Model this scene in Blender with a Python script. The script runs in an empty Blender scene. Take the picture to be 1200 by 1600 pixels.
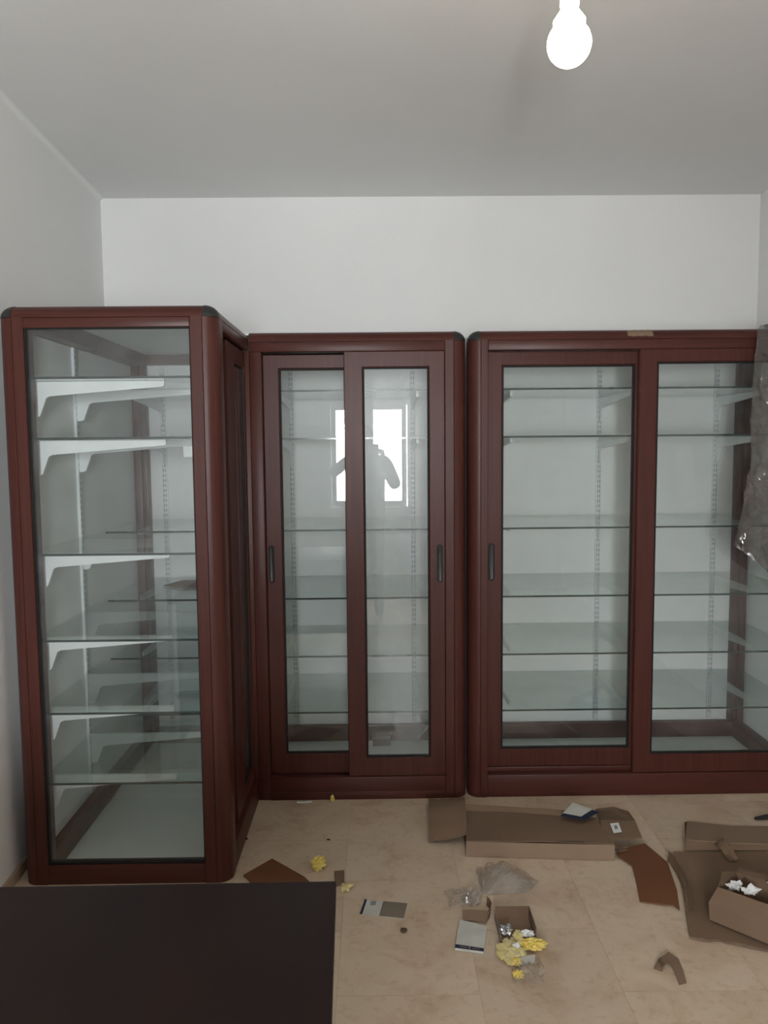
import bpy, bmesh, math, random
from mathutils import Vector, Matrix, noise
from math import sin, cos, pi, radians

S = bpy.context.scene
COL = S.collection
random.seed(7)

# ------------------------------------------------------------------ camera
CAMZ, YAW, PIT, ROL, FPX = 1.5231, 0.0088, -0.0835, -0.0093, 1223.9
fwd = Vector((sin(YAW) * cos(PIT), cos(YAW) * cos(PIT), sin(PIT)))
rr = Vector((cos(YAW), -sin(YAW), 0))
uu = rr.cross(fwd)
r2 = rr * cos(ROL) + uu * sin(ROL)
u2 = uu * cos(ROL) - rr * sin(ROL)
cam = bpy.data.cameras.new('camera')
cam.sensor_fit = 'VERTICAL'
cam.sensor_height = 24.0
cam.lens = 24.0 * FPX / 1600.0
cam.clip_start = 0.03
co = bpy.data.objects.new('camera', cam)
COL.objects.link(co)
co.matrix_world = Matrix(((r2.x, u2.x, -fwd.x, 0), (r2.y, u2.y, -fwd.y, 0), (r2.z, u2.z, -fwd.z, CAMZ), (0, 0, 0, 1)))
S.camera = co

# ------------------------------------------------------------------ sky, light, exposure
W = bpy.data.worlds.new('sky')
S.world = W
W.use_nodes = True
W.node_tree.nodes['Background'].inputs[0].default_value = (0.95, 0.965, 0.985, 1)
W.node_tree.nodes['Background'].inputs[1].default_value = 106.0
S.view_settings.view_transform = 'Standard'
S.view_settings.look = 'None'
S.view_settings.gamma = 1.0
S.view_settings.use_curve_mapping = False
S.view_settings.exposure = 0.0
try:
    S.cycles.transparent_max_bounces = 40
    S.cycles.max_bounces = 14
    S.cycles.diffuse_bounces = 7
    S.cycles.glossy_bounces = 5
    S.cycles.sample_clamp_indirect = 8.0
except Exception:
    pass

LEAVES = ((-0.42, -0.13), (-0.03, 0.26))      # glass openings of the window behind the camera
WZ0, WZ1 = 0.96, 1.90
YR = -1.5
for a, b in LEAVES:                            # portals guide the sky light through the two panes
    ld = bpy.data.lights.new('window_portal', 'AREA')
    ld.shape = 'RECTANGLE'
    ld.size = b - a
    ld.size_y = WZ1 - WZ0
    ld.cycles.is_portal = True
    lo = bpy.data.objects.new('window_portal', ld)
    COL.objects.link(lo)
    lo.location = ((a + b) / 2, YR - 0.12, (WZ0 + WZ1) / 2)
    lo.rotation_euler = (radians(90), 0, 0)

# ------------------------------------------------------------------ materials
def newmat(name):
    m = bpy.data.materials.new(name)
    m.use_nodes = True
    return m, m.node_tree, m.node_tree.nodes['Principled BSDF']

def N(nt, typ, **kw):
    n = nt.nodes.new(typ)
    for k, v in kw.items():
        setattr(n, k, v)
    return n

def coords(nt, scale=(1, 1, 1)):
    t = N(nt, 'ShaderNodeTexCoord')
    mp = N(nt, 'ShaderNodeMapping')
    mp.inputs['Scale'].default_value = scale
    nt.links.new(t.outputs['Object'], mp.inputs['Vector'])
    return mp.outputs['Vector']

def noisy(name, c1, c2, scale=(5, 5, 5), detail=4, rough=0.5, spec=0.5, bump=0.0, bscale=60, lo=0.35, hi=0.65, coat=0.0, rvar=0.0):
    m, nt, b = newmat(name)
    v = coords(nt, scale)
    n = N(nt, 'ShaderNodeTexNoise')
    n.inputs['Scale'].default_value = 1.0
    n.inputs['Detail'].default_value = detail
    nt.links.new(v, n.inputs['Vector'])
    cr = N(nt, 'ShaderNodeValToRGB')
    cr.color_ramp.elements[0].position = lo
    cr.color_ramp.elements[1].position = hi
    cr.color_ramp.elements[0].color = (*c1, 1)
    cr.color_ramp.elements[1].color = (*c2, 1)
    nt.links.new(n.outputs['Fac'], cr.inputs['Fac'])
    nt.links.new(cr.outputs['Color'], b.inputs['Base Color'])
    b.inputs['Roughness'].default_value = rough
    b.inputs['Specular IOR Level'].default_value = spec
    b.inputs['Coat Weight'].default_value = coat
    if bump:
        n2 = N(nt, 'ShaderNodeTexNoise')
        n2.inputs['Scale'].default_value = bscale
        n2.inputs['Detail'].default_value = 3
        t = N(nt, 'ShaderNodeTexCoord')
        nt.links.new(t.outputs['Object'], n2.inputs['Vector'])
        bp = N(nt, 'ShaderNodeBump')
        bp.inputs['Strength'].default_value = bump
        bp.inputs['Distance'].default_value = 0.004
        nt.links.new(n2.outputs['Fac'], bp.inputs['Height'])
        nt.links.new(bp.outputs['Normal'], b.inputs['Normal'])
    return m

M = {}
M['wall'] = noisy('white_wall_paint', (0.76, 0.765, 0.76), (0.79, 0.79, 0.785), (1.2, 1.2, 1.2), rough=0.85, spec=0.2, bump=0.12, bscale=90)
M['ceiling'] = noisy('ceiling_paint', (0.70, 0.70, 0.695), (0.73, 0.73, 0.725), (1, 1, 1), rough=0.9, spec=0.15, bump=0.08, bscale=70)
# wood-effect aluminium: grain runs along one axis
WC1, WC2 = (0.062, 0.0175, 0.0130), (0.088, 0.0260, 0.0190)
M['wood_v'] = noisy('mahogany_foil_vertical', WC1, WC2, (90, 90, 2.2), detail=5, rough=0.38, spec=0.27, bump=0.03, bscale=200, lo=0.3, hi=0.7)
M['wood_h'] = noisy('mahogany_foil_horizontal', WC1, WC2, (2.2, 90, 90), detail=5, rough=0.38, spec=0.27, bump=0.03, bscale=200, lo=0.3, hi=0.7)
M['wood_y'] = noisy('mahogany_foil_deep', WC1, WC2, (90, 2.2, 90), detail=5, rough=0.38, spec=0.27, bump=0.03, bscale=200, lo=0.3, hi=0.7)
M['desk'] = noisy('dark_laminate', (0.010, 0.0052, 0.0048), (0.022, 0.0078, 0.0068), (9, 1.4, 5), detail=6, rough=0.5, spec=0.22, bump=0.03, bscale=150, lo=0.25, hi=0.75)
M['panel'] = noisy('white_laminate_panel', (0.79, 0.815, 0.805), (0.82, 0.84, 0.83), (2, 2, 2), rough=0.5, spec=0.35)
M['white_metal'] = noisy('white_enamel_steel', (0.78, 0.82, 0.83), (0.82, 0.85, 0.86), (8, 8, 8), rough=0.3, spec=0.5)
M['steel'] = noisy('slotted_rail_steel', (0.66, 0.70, 0.71), (0.74, 0.77, 0.78), (20, 20, 20), rough=0.35, spec=0.5)
M['slot'] = noisy('slot_shadow', (0.24, 0.25, 0.25), (0.30, 0.31, 0.31), (9, 9, 9), rough=0.8, spec=0.1)
M['black'] = noisy('black_plastic', (0.017, 0.019, 0.019), (0.024, 0.026, 0.026), (30, 30, 30), rough=0.42, spec=0.5, bump=0.05, bscale=300)
M['gasket'] = noisy('rubber_gasket', (0.008, 0.006, 0.006), (0.012, 0.010, 0.009), (30, 30, 30), rough=0.6, spec=0.3)
M['card'] = noisy('brown_cardboard', (0.175, 0.115, 0.075), (0.21, 0.14, 0.093), (3, 3, 3), rough=0.85, spec=0.15, bump=0.1, bscale=60)
M['card2'] = noisy('orange_brown_cardboard', (0.145, 0.062, 0.030), (0.175, 0.075, 0.037), (3, 3, 3), rough=0.85, spec=0.15, bump=0.1, bscale=60)
M['card3'] = noisy('pale_and_lit_cardboard', (0.24, 0.165, 0.115), (0.27, 0.19, 0.13), (3, 3, 3), rough=0.85, spec=0.15, bump=0.1, bscale=60)  # own pale tone, and painted window light on the long carton's front
M['paper'] = noisy('printed_paper', (0.50, 0.49, 0.44), (0.58, 0.57, 0.52), (14, 14, 14), rough=0.7, spec=0.2)
M['grey_paper'] = noisy('grey_print', (0.20, 0.165, 0.125), (0.23, 0.19, 0.145), (6, 6, 6), rough=0.7, spec=0.2)
M['white_paper'] = noisy('white_tissue', (0.78, 0.78, 0.76), (0.86, 0.86, 0.84), (20, 20, 20), rough=0.75, spec=0.2, bump=0.3, bscale=120)
M['navy'] = noisy('navy_print', (0.014, 0.018, 0.042), (0.020, 0.025, 0.055), (10, 10, 10), rough=0.6, spec=0.3)
M['yellow'] = noisy('yellow_tape', (0.72, 0.54, 0.10), (0.85, 0.70, 0.24), (18, 18, 18), rough=0.5, spec=0.4, bump=0.2, bscale=120)
M['pale_yellow'] = noisy('pale_yellow_paper', (0.66, 0.56, 0.24), (0.74, 0.65, 0.36), (18, 18, 18), rough=0.65, spec=0.3, bump=0.2, bscale=120)
M['dark_bit'] = noisy('dark_plastic_bit', (0.012, 0.010, 0.010), (0.022, 0.018, 0.018), (30, 30, 30), rough=0.5)
M['brown_bit'] = noisy('brown_dirt', (0.09, 0.06, 0.035), (0.12, 0.08, 0.05), (30, 30, 30), rough=0.9, spec=0.1)
M['chrome'] = noisy('shiny_metal', (0.75, 0.76, 0.77), (0.85, 0.86, 0.87), (30, 30, 30), rough=0.2)
M['chrome'].node_tree.nodes['Principled BSDF'].inputs['Metallic'].default_value = 0.85
M['cloth'] = noisy('dark_grey_cloth', (0.05, 0.055, 0.07), (0.08, 0.085, 0.10), (12, 12, 12), rough=0.9, spec=0.1, bump=0.2, bscale=80)
M['skin'] = noisy('skin', (0.42, 0.24, 0.17), (0.48, 0.28, 0.20), (12, 12, 12), rough=0.55, spec=0.35)
M['hair'] = noisy('dark_hair', (0.015, 0.011, 0.009), (0.03, 0.022, 0.018), (60, 60, 60), rough=0.6, spec=0.3)
M['baseboard'] = noisy('beige_stone_skirting', (0.36, 0.26, 0.18), (0.44, 0.33, 0.24), (5, 5, 5), rough=0.4, spec=0.4)
M['white_frame'] = noisy('white_window_frame', (0.78, 0.78, 0.77), (0.82, 0.82, 0.81), (5, 5, 5), rough=0.4)

def tile_mat():
    m, nt, b = newmat('travertine_tile')
    g = N(nt, 'ShaderNodeNewGeometry')
    oi = N(nt, 'ShaderNodeObjectInfo')
    add = N(nt, 'ShaderNodeVectorMath', operation='MULTIPLY_ADD')
    comb = N(nt, 'ShaderNodeCombineXYZ')
    for i in range(3):
        nt.links.new(oi.outputs['Random'], comb.inputs[i])
    add.inputs[1].default_value = (30, 30, 30)
    nt.links.new(comb.outputs[0], add.inputs[0])
    nt.links.new(g.outputs['Position'], add.inputs[2])
    n1 = N(nt, 'ShaderNodeTexNoise')
    n1.inputs['Scale'].default_value = 4.5
    n1.inputs['Detail'].default_value = 7
    n1.inputs['Roughness'].default_value = 0.62
    n1.inputs['Distortion'].default_value = 0.9
    nt.links.new(add.outputs[0], n1.inputs['Vector'])
    cr = N(nt, 'ShaderNodeValToRGB')
    e = cr.color_ramp.elements
    e[0].position = 0.28
    e[0].color = (0.47, 0.335, 0.23, 1)
    e[1].position = 0.72
    e[1].color = (0.63, 0.51, 0.385, 1)
    x = e.new(0.48)
    x.color = (0.58, 0.455, 0.33, 1)
    nt.links.new(n1.outputs['Fac'], cr.inputs['Fac'])
    n2 = N(nt, 'ShaderNodeTexNoise')
    n2.inputs['Scale'].default_value = 38
    n2.inputs['Detail'].default_value = 4
    nt.links.new(add.outputs[0], n2.inputs['Vector'])
    r2_ = N(nt, 'ShaderNodeValToRGB')
    r2_.color_ramp.elements[0].position = 0.30
    r2_.color_ramp.elements[0].color = (0.86, 0.81, 0.76, 1)
    r2_.color_ramp.elements[1].position = 0.46
    r2_.color_ramp.elements[1].color = (1, 1, 1, 1)
    nt.links.new(n2.outputs['Fac'], r2_.inputs['Fac'])
    mx = N(nt, 'ShaderNodeMix', data_type='RGBA', blend_type='MULTIPLY')
    mx.inputs[0].default_value = 0.8
    nt.links.new(cr.outputs[0], mx.inputs[6])
    nt.links.new(r2_.outputs[0], mx.inputs[7])
    # a little change of tone from tile to tile
    hv = N(nt, 'ShaderNodeHueSaturation')
    mr = N(nt, 'ShaderNodeMapRange')
    mr.inputs[3].default_value = 0.93
    mr.inputs[4].default_value = 1.05
    nt.links.new(oi.outputs['Random'], mr.inputs[0])
    nt.links.new(mr.outputs[0], hv.inputs['Value'])
    nt.links.new(mx.outputs[2], hv.inputs['Color'])
    nt.links.new(hv.outputs[0], b.inputs['Base Color'])
    b.inputs['Roughness'].default_value = 0.42
    b.inputs['Specular IOR Level'].default_value = 0.3
    return m
M['tile'] = tile_mat()
M['grout'] = noisy('tile_grout', (0.44, 0.34, 0.25), (0.48, 0.37, 0.28), (20, 20, 20), rough=0.9, spec=0.1)

def glass_mat(name, tint, dust=0.0, rough=0.0, refl=1.0, dustcol=(0.75, 0.8, 0.8), dscale=9.0, haze=0.0, hrough=0.34):
    """Thin sheet glass: see-through with a Schlick reflection, and a film of dust."""
    m = bpy.data.materials.new(name)
    m.use_nodes = True
    nt = m.node_tree
    nt.nodes.clear()
    out = N(nt, 'ShaderNodeOutputMaterial')
    lw = N(nt, 'ShaderNodeLayerWeight')
    lw.inputs[0].default_value = 0.5
    p = N(nt, 'ShaderNodeMath', operation='POWER')
    p.inputs[1].default_value = 5.0
    nt.links.new(lw.outputs['Facing'], p.inputs[0])
    ma = N(nt, 'ShaderNodeMath', operation='MULTIPLY_ADD')
    ma.inputs[1].default_value = 0.90 * refl
    ma.inputs[2].default_value = 0.043 * refl
    nt.links.new(p.outputs[0], ma.inputs[0])
    tr = N(nt, 'ShaderNodeBsdfTransparent')
    tr.inputs[0].default_value = (*tint, 1)
    gl = N(nt, 'ShaderNodeBsdfGlossy')
    gl.inputs['Roughness'].default_value = rough
    gl.inputs['Color'].default_value = (1, 1, 1, 1)
    mix = N(nt, 'ShaderNodeMixShader')
    nt.links.new(ma.outputs[0], mix.inputs[0])
    nt.links.new(tr.outputs[0], mix.inputs[1])
    nt.links.new(gl.outputs[0], mix.inputs[2])
    last = mix
    if haze > 0:                      # film of grease and dust: a broad soft reflection
        g2 = N(nt, 'ShaderNodeBsdfGlossy')
        g2.inputs['Roughness'].default_value = hrough
        m3 = N(nt, 'ShaderNodeMixShader')
        m3.inputs[0].default_value = haze
        nt.links.new(mix.outputs[0], m3.inputs[1])
        nt.links.new(g2.outputs[0], m3.inputs[2])
        mix = last = m3
    if dust > 0:
        df = N(nt, 'ShaderNodeBsdfDiffuse')
        df.inputs[0].default_value = (*dustcol, 1)
        v = coords(nt)
        nz = N(nt, 'ShaderNodeTexNoise')
        nz.inputs['Scale'].default_value = dscale
        nz.inputs['Detail'].default_value = 5
        nt.links.new(v, nz.inputs['Vector'])
        mr = N(nt, 'ShaderNodeMapRange')
        mr.inputs[1].default_value = 0.35
        mr.inputs[2].default_value = 0.75
        mr.inputs[3].default_value = dust * 0.4
        mr.inputs[4].default_value = dust * 1.9
        nt.links.new(nz.outputs['Fac'], mr.inputs[0])
        m2 = N(nt, 'ShaderNodeMixShader')
        nt.links.new(mr.outputs[0], m2.inputs[0])
        nt.links.new(mix.outputs[0], m2.inputs[1])
        nt.links.new(df.outputs[0], m2.inputs[2])
        last = m2
    nt.links.new(last.outputs[0], out.inputs[0])
    return m
M['pane'] = glass_mat('door_glass', (0.985, 0.995, 0.992), dust=0.018, haze=0.010)
M['pane_dusty'] = glass_mat('dusty_door_glass', (0.985, 0.995, 0.992), dust=0.04, haze=0.028)
M['window_glass'] = glass_mat('window_glass', (0.98, 0.99, 0.99))
M['shelf'] = glass_mat('shelf_glass', (0.91, 0.95, 0.942), dust=0.02, dustcol=(0.6, 0.66, 0.64))
M['film'] = glass_mat('clear_plastic_film', (0.95, 0.945, 0.94), dust=0.07, rough=0.10, refl=2.6, dustcol=(0.62, 0.61, 0.60), dscale=24)
M['sheeting'] = glass_mat('cloudy_plastic_sheeting', (0.66, 0.635, 0.62), dust=0.50, rough=0.13, refl=2.4, dustcol=(0.15, 0.132, 0.124), dscale=14)
m, nt, b = newmat('shelf_edge_green')
b.inputs['Base Color'].default_value = (0.010, 0.026, 0.022, 1)
b.inputs['Roughness'].default_value = 0.15
M['edge'] = m
m, nt, b = newmat('bulb_glow')
b.inputs['Base Color'].default_value = (1, 0.95, 0.85, 1)
b.inputs['Emission Color'].default_value = (1.0, 0.80, 0.52, 1)
b.inputs['Emission Strength'].default_value = 34.0
M['glow'] = m

# ------------------------------------------------------------------ mesh helpers
class B:
    """Collects shapes in one bmesh, in world metres."""
    def __init__(s):
        s.bm = bmesh.new()
    def box(s, x0, x1, y0, y1, z0, z1, bev=0.0, mi=0, seg=2):
        c = bmesh.ops.create_cube(s.bm, size=1.0)['verts']
        for v in c:
            v.co = Vector(((x0 + x1) / 2 + v.co.x * (x1 - x0), (y0 + y1) / 2 + v.co.y * (y1 - y0), (z0 + z1) / 2 + v.co.z * (z1 - z0)))
        fs = {f for v in c for f in v.link_faces}
        for f in fs:
            f.material_index = mi
        if bev:
            es = list({e for v in c for e in v.link_edges})
            bmesh.ops.bevel(s.bm, geom=list(c) + es, offset=bev, segments=seg, profile=0.5, affect='EDGES')
        return s
    def poly(s, pts, mi=0):
        f = s.bm.faces.new([s.bm.verts.new(p) for p in pts])
        f.material_index = mi
        return s
    def prism(s, pts, fn, a, b, mi=0):
        """pts: 2D outline; fn(u, v, t) -> world point; extruded from t=a to t=b."""
        A = [s.bm.verts.new(fn(u, v, a)) for u, v in pts]
        C = [s.bm.verts.new(fn(u, v, b)) for u, v in pts]
        n = len(pts)
        for i in range(n):
            s.bm.faces.new((A[i], A[(i + 1) % n], C[(i + 1) % n], C[i])).material_index = mi
        s.bm.faces.new(A[::-1]).material_index = mi
        s.bm.faces.new(C).material_index = mi
        return s
    def tube(s, pts, r, n=8, caps=True):
        pts = [Vector(p) for p in pts]
        rs = r if isinstance(r, (list, tuple)) else [r] * len(pts)
        rings = []
        up = Vector((0, 0, 1))
        for i, p in enumerate(pts):
            d = (pts[min(i + 1, len(pts) - 1)] - pts[max(i - 1, 0)]).normalized()
            ax = d.cross(up if abs(d.z) < 0.95 else Vector((1, 0, 0))).normalized()
            ay = d.cross(ax).normalized()
            rings.append([s.bm.verts.new(p + (ax * cos(2 * pi * k / n) + ay * sin(2 * pi * k / n)) * rs[i]) for k in range(n)])
        for a, b_ in zip(rings, rings[1:]):
            for k in range(n):
                s.bm.faces.new((a[k], a[(k + 1) % n], b_[(k + 1) % n], b_[k]))
        if caps:
            s.bm.faces.new(rings[0][::-1])
            s.bm.faces.new(rings[-1])
        return s
    def lathe(s, prof, cx, cy, n=24):
        rings = []
        for r_, z in prof:
            if r_ < 1e-5:
                rings.append([s.bm.verts.new((cx, cy, z))])
            else:
                rings.append([s.bm.verts.new((cx + r_ * cos(2 * pi * k / n), cy + r_ * sin(2 * pi * k / n), z)) for k in range(n)])
        for a, b_ in zip(rings, rings[1:]):
            for k in range(n):
                k2 = (k + 1) % n
                if len(a) == 1 and len(b_) > 1:
                    s.bm.faces.new((a[0], b_[k2], b_[k]))
                elif len(b_) == 1 and len(a) > 1:
                    s.bm.faces.new((a[k], a[k2], b_[0]))
                elif len(a) > 1:
                    s.bm.faces.new((a[k], a[k2], b_[k2], b_[k]))
        return s
    def mesh(s, name, origin=(0, 0, 0), smooth=True, ang=35):
        bmesh.ops.recalc_face_normals(s.bm, faces=s.bm.faces[:])
        o = Vector(origin)
        for v in s.bm.verts:
            v.co -= o
        me = bpy.data.meshes.new(name)
        s.bm.to_mesh(me)
        s.bm.free()
        if smooth:
            me.shade_smooth()
            me.set_sharp_from_angle(angle=radians(ang))
        return me

def obj(name, b, mats, parent=None, label=None, smooth=True, ang=35, origin=None):
    """Link builder b as ONE object; children keep world shape under their root's location."""
    root = parent
    off = Vector((0, 0, 0))
    while root is not None:
        off += root.location
        root = root.parent
    o0 = Vector(origin) if origin is not None else off
    me = b.mesh(name, o0, smooth, ang) if isinstance(b, B) else b
    for mm in (mats if isinstance(mats, (list, tuple)) else [mats]):
        me.materials.append(M[mm])
    o = bpy.data.objects.new(name, me)
    COL.objects.link(o)
    if parent is not None:
        o.parent = parent
        o.location = o0 - off
    else:
        o.location = o0
    if label:
        o['label'] = label
    return o

def tag(o, label, cat, group=None, kind=None):
    o['label'] = label
    o['category'] = cat
    if group:
        o['group'] = group
    if kind:
        o['kind'] = kind
    return o

def thing(name, label, cat, loc, group=None):
    o = bpy.data.objects.new(name, None)
    o.empty_display_size = 0.1
    COL.objects.link(o)
    o.location = loc
    return tag(o, label, cat, group)

def struct(name, b, mats, label=None, **kw):
    o = obj(name, b, mats, **kw)
    o['kind'] = 'structure'
    if label:
        o['label'] = label
    return o

# ------------------------------------------------------------------ room shell
YW, HC, XR = 4.01, 2.76, 1.93
def wall_x(y):                      # the left wall runs slightly askew
    return -1.356 + (YW - y) * 0.045
struct('wall_back', B().box(-1.6, 2.2, YW, YW + 0.2, 0, 3.0), 'wall')
struct('wall_right', B().box(XR, XR + 0.2, YR, YW, 0, 3.0), 'wall')
wl = B()
cove = []
R0 = 0.02
for k in range(9):                  # soft rounded turn from wall into ceiling
    a = pi / 2 * k / 8
    cove.append((R0 - R0 * cos(a), HC - R0 + R0 * sin(a)))
prof = [(-0.25, 0.0), (0.0, 0.0)] + cove + [(R0, 3.0), (-0.25, 3.0)]
A = [wl.bm.verts.new((wall_x(YR) + u, YR, z)) for u, z in prof]
C = [wl.bm.verts.new((wall_x(YW) + u, YW, z)) for u, z in prof]
for i in range(len(prof)):
    wl.bm.faces.new((A[i], A[(i + 1) % len(prof)], C[(i + 1) % len(prof)], C[i]))
wl.bm.faces.new(A[::-1])
wl.bm.faces.new(C)
struct('wall_left', wl, 'wall', ang=40)
struct('ceiling', B().box(-1.6, 2.2, YR - 0.2, YW + 0.2, HC, HC + 0.2), 'ceiling')
# rear wall with the window opening
FX0, FX1, FZ0, FZ1 = -0.525, 0.37, 0.845, 2.0
rw = B()
TR = 0.45  # reveal made deep to keep daylight off the right side of the room
rw.box(-1.6, FX0, YR - TR, YR, 0, 3.0)
rw.box(FX1, 2.2, YR - TR, YR, 0, 3.0)
rw.box(FX0, FX1, YR - TR, YR, 0, FZ0)
rw.box(FX0, FX1, YR - TR, YR, FZ1, 3.0)
struct('wall_rear', rw, 'wall')

def ring(bld, x0, x1, z0, z1, wl_, wr_, wb_, wt_, y0, y1, axis='y', mi=0):
    """One joined mitred frame: outer rectangle minus inner one, between depths y0 and y1."""
    fn = (lambda u, d, w: (u, d, w)) if axis == 'y' else (lambda u, d, w: (d, u, w))
    o = [(x0, z0), (x1, z0), (x1, z1), (x0, z1)]
    i = [(x0 + wl_, z0 + wb_), (x1 - wr_, z0 + wb_), (x1 - wr_, z1 - wt_), (x0 + wl_, z1 - wt_)]
    ch = min(0.003, min(abs(w) for w in (wl_, wr_, wb_, wt_)) * 0.25)
    def off(q, s):
        sx = [s, -s, -s, s]
        sz = [s, s, -s, -s]
        return [(p[0] + sx[k], p[1] + sz[k]) for k, p in enumerate(q)]
    sgn = 1 if y1 > y0 else -1
    loops = [(o, y1), (o, y0 + ch * sgn), (off(o, ch), y0), (off(i, -ch), y0), (i, y0 + ch * sgn), (i, y1)]
    V = [[bld.bm.verts.new(fn(u, d, w)) for u, w in q] for q, d in loops]
    for a in range(len(V)):
        p, q = V[a], V[(a + 1) % len(V)]
        for k in range(4):
            bld.bm.faces.new((p[k], p[(k + 1) % 4], q[(k + 1) % 4], q[k])).material_index = mi
    return bld

win = struct('window_1', ring(B(), FX0, FX1, FZ0, FZ1, 0.05, 0.05, 0.05, 0.05, YR + 0.012, YR - 0.1), 'white_frame', 'white two-leaf window behind the camera')
for a, b_ in LEAVES:
    obj('window_sash', ring(B(), a - 0.05, b_ + 0.05, WZ0 - 0.06, WZ1 + 0.05, 0.05, 0.05, 0.06, 0.05, YR - 0.01, YR - 0.07), 'white_frame', win)
    obj('window_pane', B().box(a, b_, YR - 0.043, YR - 0.039, WZ0, WZ1), 'window_glass', win)

# added shutters: left one stands square to shade the room's right, other folded back
obj('added_shutter', B().box(FX0 - 0.035, FX0, YR - TR - 0.62, YR - TR - 0.005, FZ0, FZ1, 0.004), 'wood_y', win)
obj('added_shutter', B().box(FX1 + 0.02, FX1 + 0.58, YR - TR - 0.045, YR - TR - 0.008, FZ0, FZ1, 0.004), 'wood_v', win)

# floor: screed slab, then tiles laid one by one (0.40 x 0.58 m, half bond)
fl = struct('floor', B().box(-1.6, 2.2, YR - 0.2, YW + 0.2, -0.12, -0.0012), 'grout')
TW, TL, J = 0.40, 0.58, 0.0011
i0 = -4
for i in range(i0, 6):
    xa, xb = -0.126 + i * TW, -0.126 + (i + 1) * TW
    first = 2.93 if i % 2 else 2.64
    k = -8
    while first + k * TL < YW:
        ya, yb = first + k * TL, first + (k + 1) * TL
        k += 1
        if yb < YR:
            continue
        ya_, yb_ = max(ya, YR), min(yb, YW)
        l0, l1 = max(xa, wall_x(ya_)), max(xa, wall_x(yb_))
        r = min(xb, XR)
        if r - l0 < 0.02 and r - l1 < 0.02 or r <= max(l0, l1):
            continue
        t = B()
        g = J / 2
        top = [(l0 + g, ya_ + g), (r - g, ya_ + g), (r - g, yb_ - g), (l1 + g, yb_ - g)]
        t.prism(top, lambda u, v, w: (u, v, w), -0.0011, 0.0)
        obj('tile', t, 'tile', fl, smooth=False)

bl = B()
pr = [(0.0, 0.0), (0.011, 0.0), (0.011, 0.038), (0.008, 0.042), (0.0, 0.042)]
A = [bl.bm.verts.new((wall_x(YR) + u, YR, z)) for u, z in pr]
C = [bl.bm.verts.new((wall_x(YW) + u, YW, z)) for u, z in pr]
for i in range(5):
    bl.bm.faces.new((A[i], A[(i + 1) % 5], C[(i + 1) % 5], C[i]))
bl.bm.faces.new(A[::-1])
bl.bm.faces.new(C)
struct('baseboard_left', bl, 'baseboard')
struct('baseboard_back', B().box(wall_x(YW) + 0.012, XR - 0.012, YW - 0.011, YW, 0, 0.042, 0.002), 'baseboard')
struct('baseboard_right', B().box(XR - 0.011, XR, YR, YW, 0, 0.042, 0.002), 'baseboard')

# ------------------------------------------------------------------ cabinets
H = 2.0
YL, YM, YB = 2.640, 3.283, 3.97
ZS = [1.766, 1.563, 1.168, 0.869, 0.612, 0.360]       # shelf heights
RX, RZ = 0.050, 0.042

def post(parent, xo, yo, dx, w, d, label=None, z1=None):
    """Vertical corner profile with its outer edge rounded; dx: direction inwards."""
    pts = [(0, RX)]
    for k in range(1, 9):
        a = pi / 2 * k / 8
        pts.append((RX - RX * cos(a), RX - RX * sin(a)))
    pts += [(RX + 0.0015, 0.003), (RX + 0.003, 0), (w - 0.002, 0), (w, 0.002), (w, d), (0, d)]
    b = B().prism(pts, lambda u, v, t: (xo + dx * u, yo + v, t), 0.0, H - RZ if z1 is None else z1)
    return obj('corner_post', b, 'wood_v', parent, label, ang=30)

def cap(parent, xo, yo, dx):
    """Black octant cap on a front top corner."""
    b = B()
    n = 8
    grid = []
    for i in range(n + 1):
        th = pi / 2 * i / n
        row = []
        for j in range(n + 1):
            ph = pi / 2 * j / n
            row.append(b.bm.verts.new((xo + dx * (RX - RX * cos(ph) * sin(th)), yo + RX - RX * sin(ph) * sin(th), H - RZ + RZ * cos(th))))
        grid.append(row)
    for i in range(n):
        for j in range(n):
            try:
                b.bm.faces.new((grid[i][j], grid[i][j + 1], grid[i + 1][j + 1], grid[i + 1][j]))
            except ValueError:
                pass
    # inner walls
    c = b.bm.verts.new((xo + dx * RX, yo + RX, H - RZ))
    for i in range(n):
        b.bm.faces.new((c, grid[i][0], grid[i + 1][0]))
        b.bm.faces.new((c, grid[i][n], grid[i + 1][n]))
    for j in range(n):
        b.bm.faces.new((c, grid[n][j], grid[n][j + 1]))
    # a small foot ring where it plugs into the post
    bmesh.ops.remove_doubles(b.bm, verts=b.bm.verts[:], dist=1e-5)
    for v in b.bm.verts:          # a hair proud of the profiles
        v.co += Vector((-dx * 0.0008, -0.0008, 0.0012))
    return obj('corner_cap', b, 'black', parent, 'black plastic corner cap', ang=50)

def top_rail(parent, x0, x1, yf, h, depth, hx0, hx1):
    pts = [(RX, 0.0)]
    for k in range(1, 9):
        a = pi / 2 * k / 8
        pts.append((RX - RX * sin(a), RZ - RZ * cos(a)))
    pts += [(0.0, RZ - 0.0005), (depth, RZ - 0.0005), (depth, 0.0)]
    b = B().prism(pts, lambda u, v, t: (t, yf + u, H - v), x0, x1)
    o = obj('top_rail', b, 'wood_h', parent, ang=30)
    obj('header', B().box(hx0, hx1, yf + 0.0006, yf + depth, H - h, H - RZ - 0.001, 0.0018), 'wood_h', parent)
    return o

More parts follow.
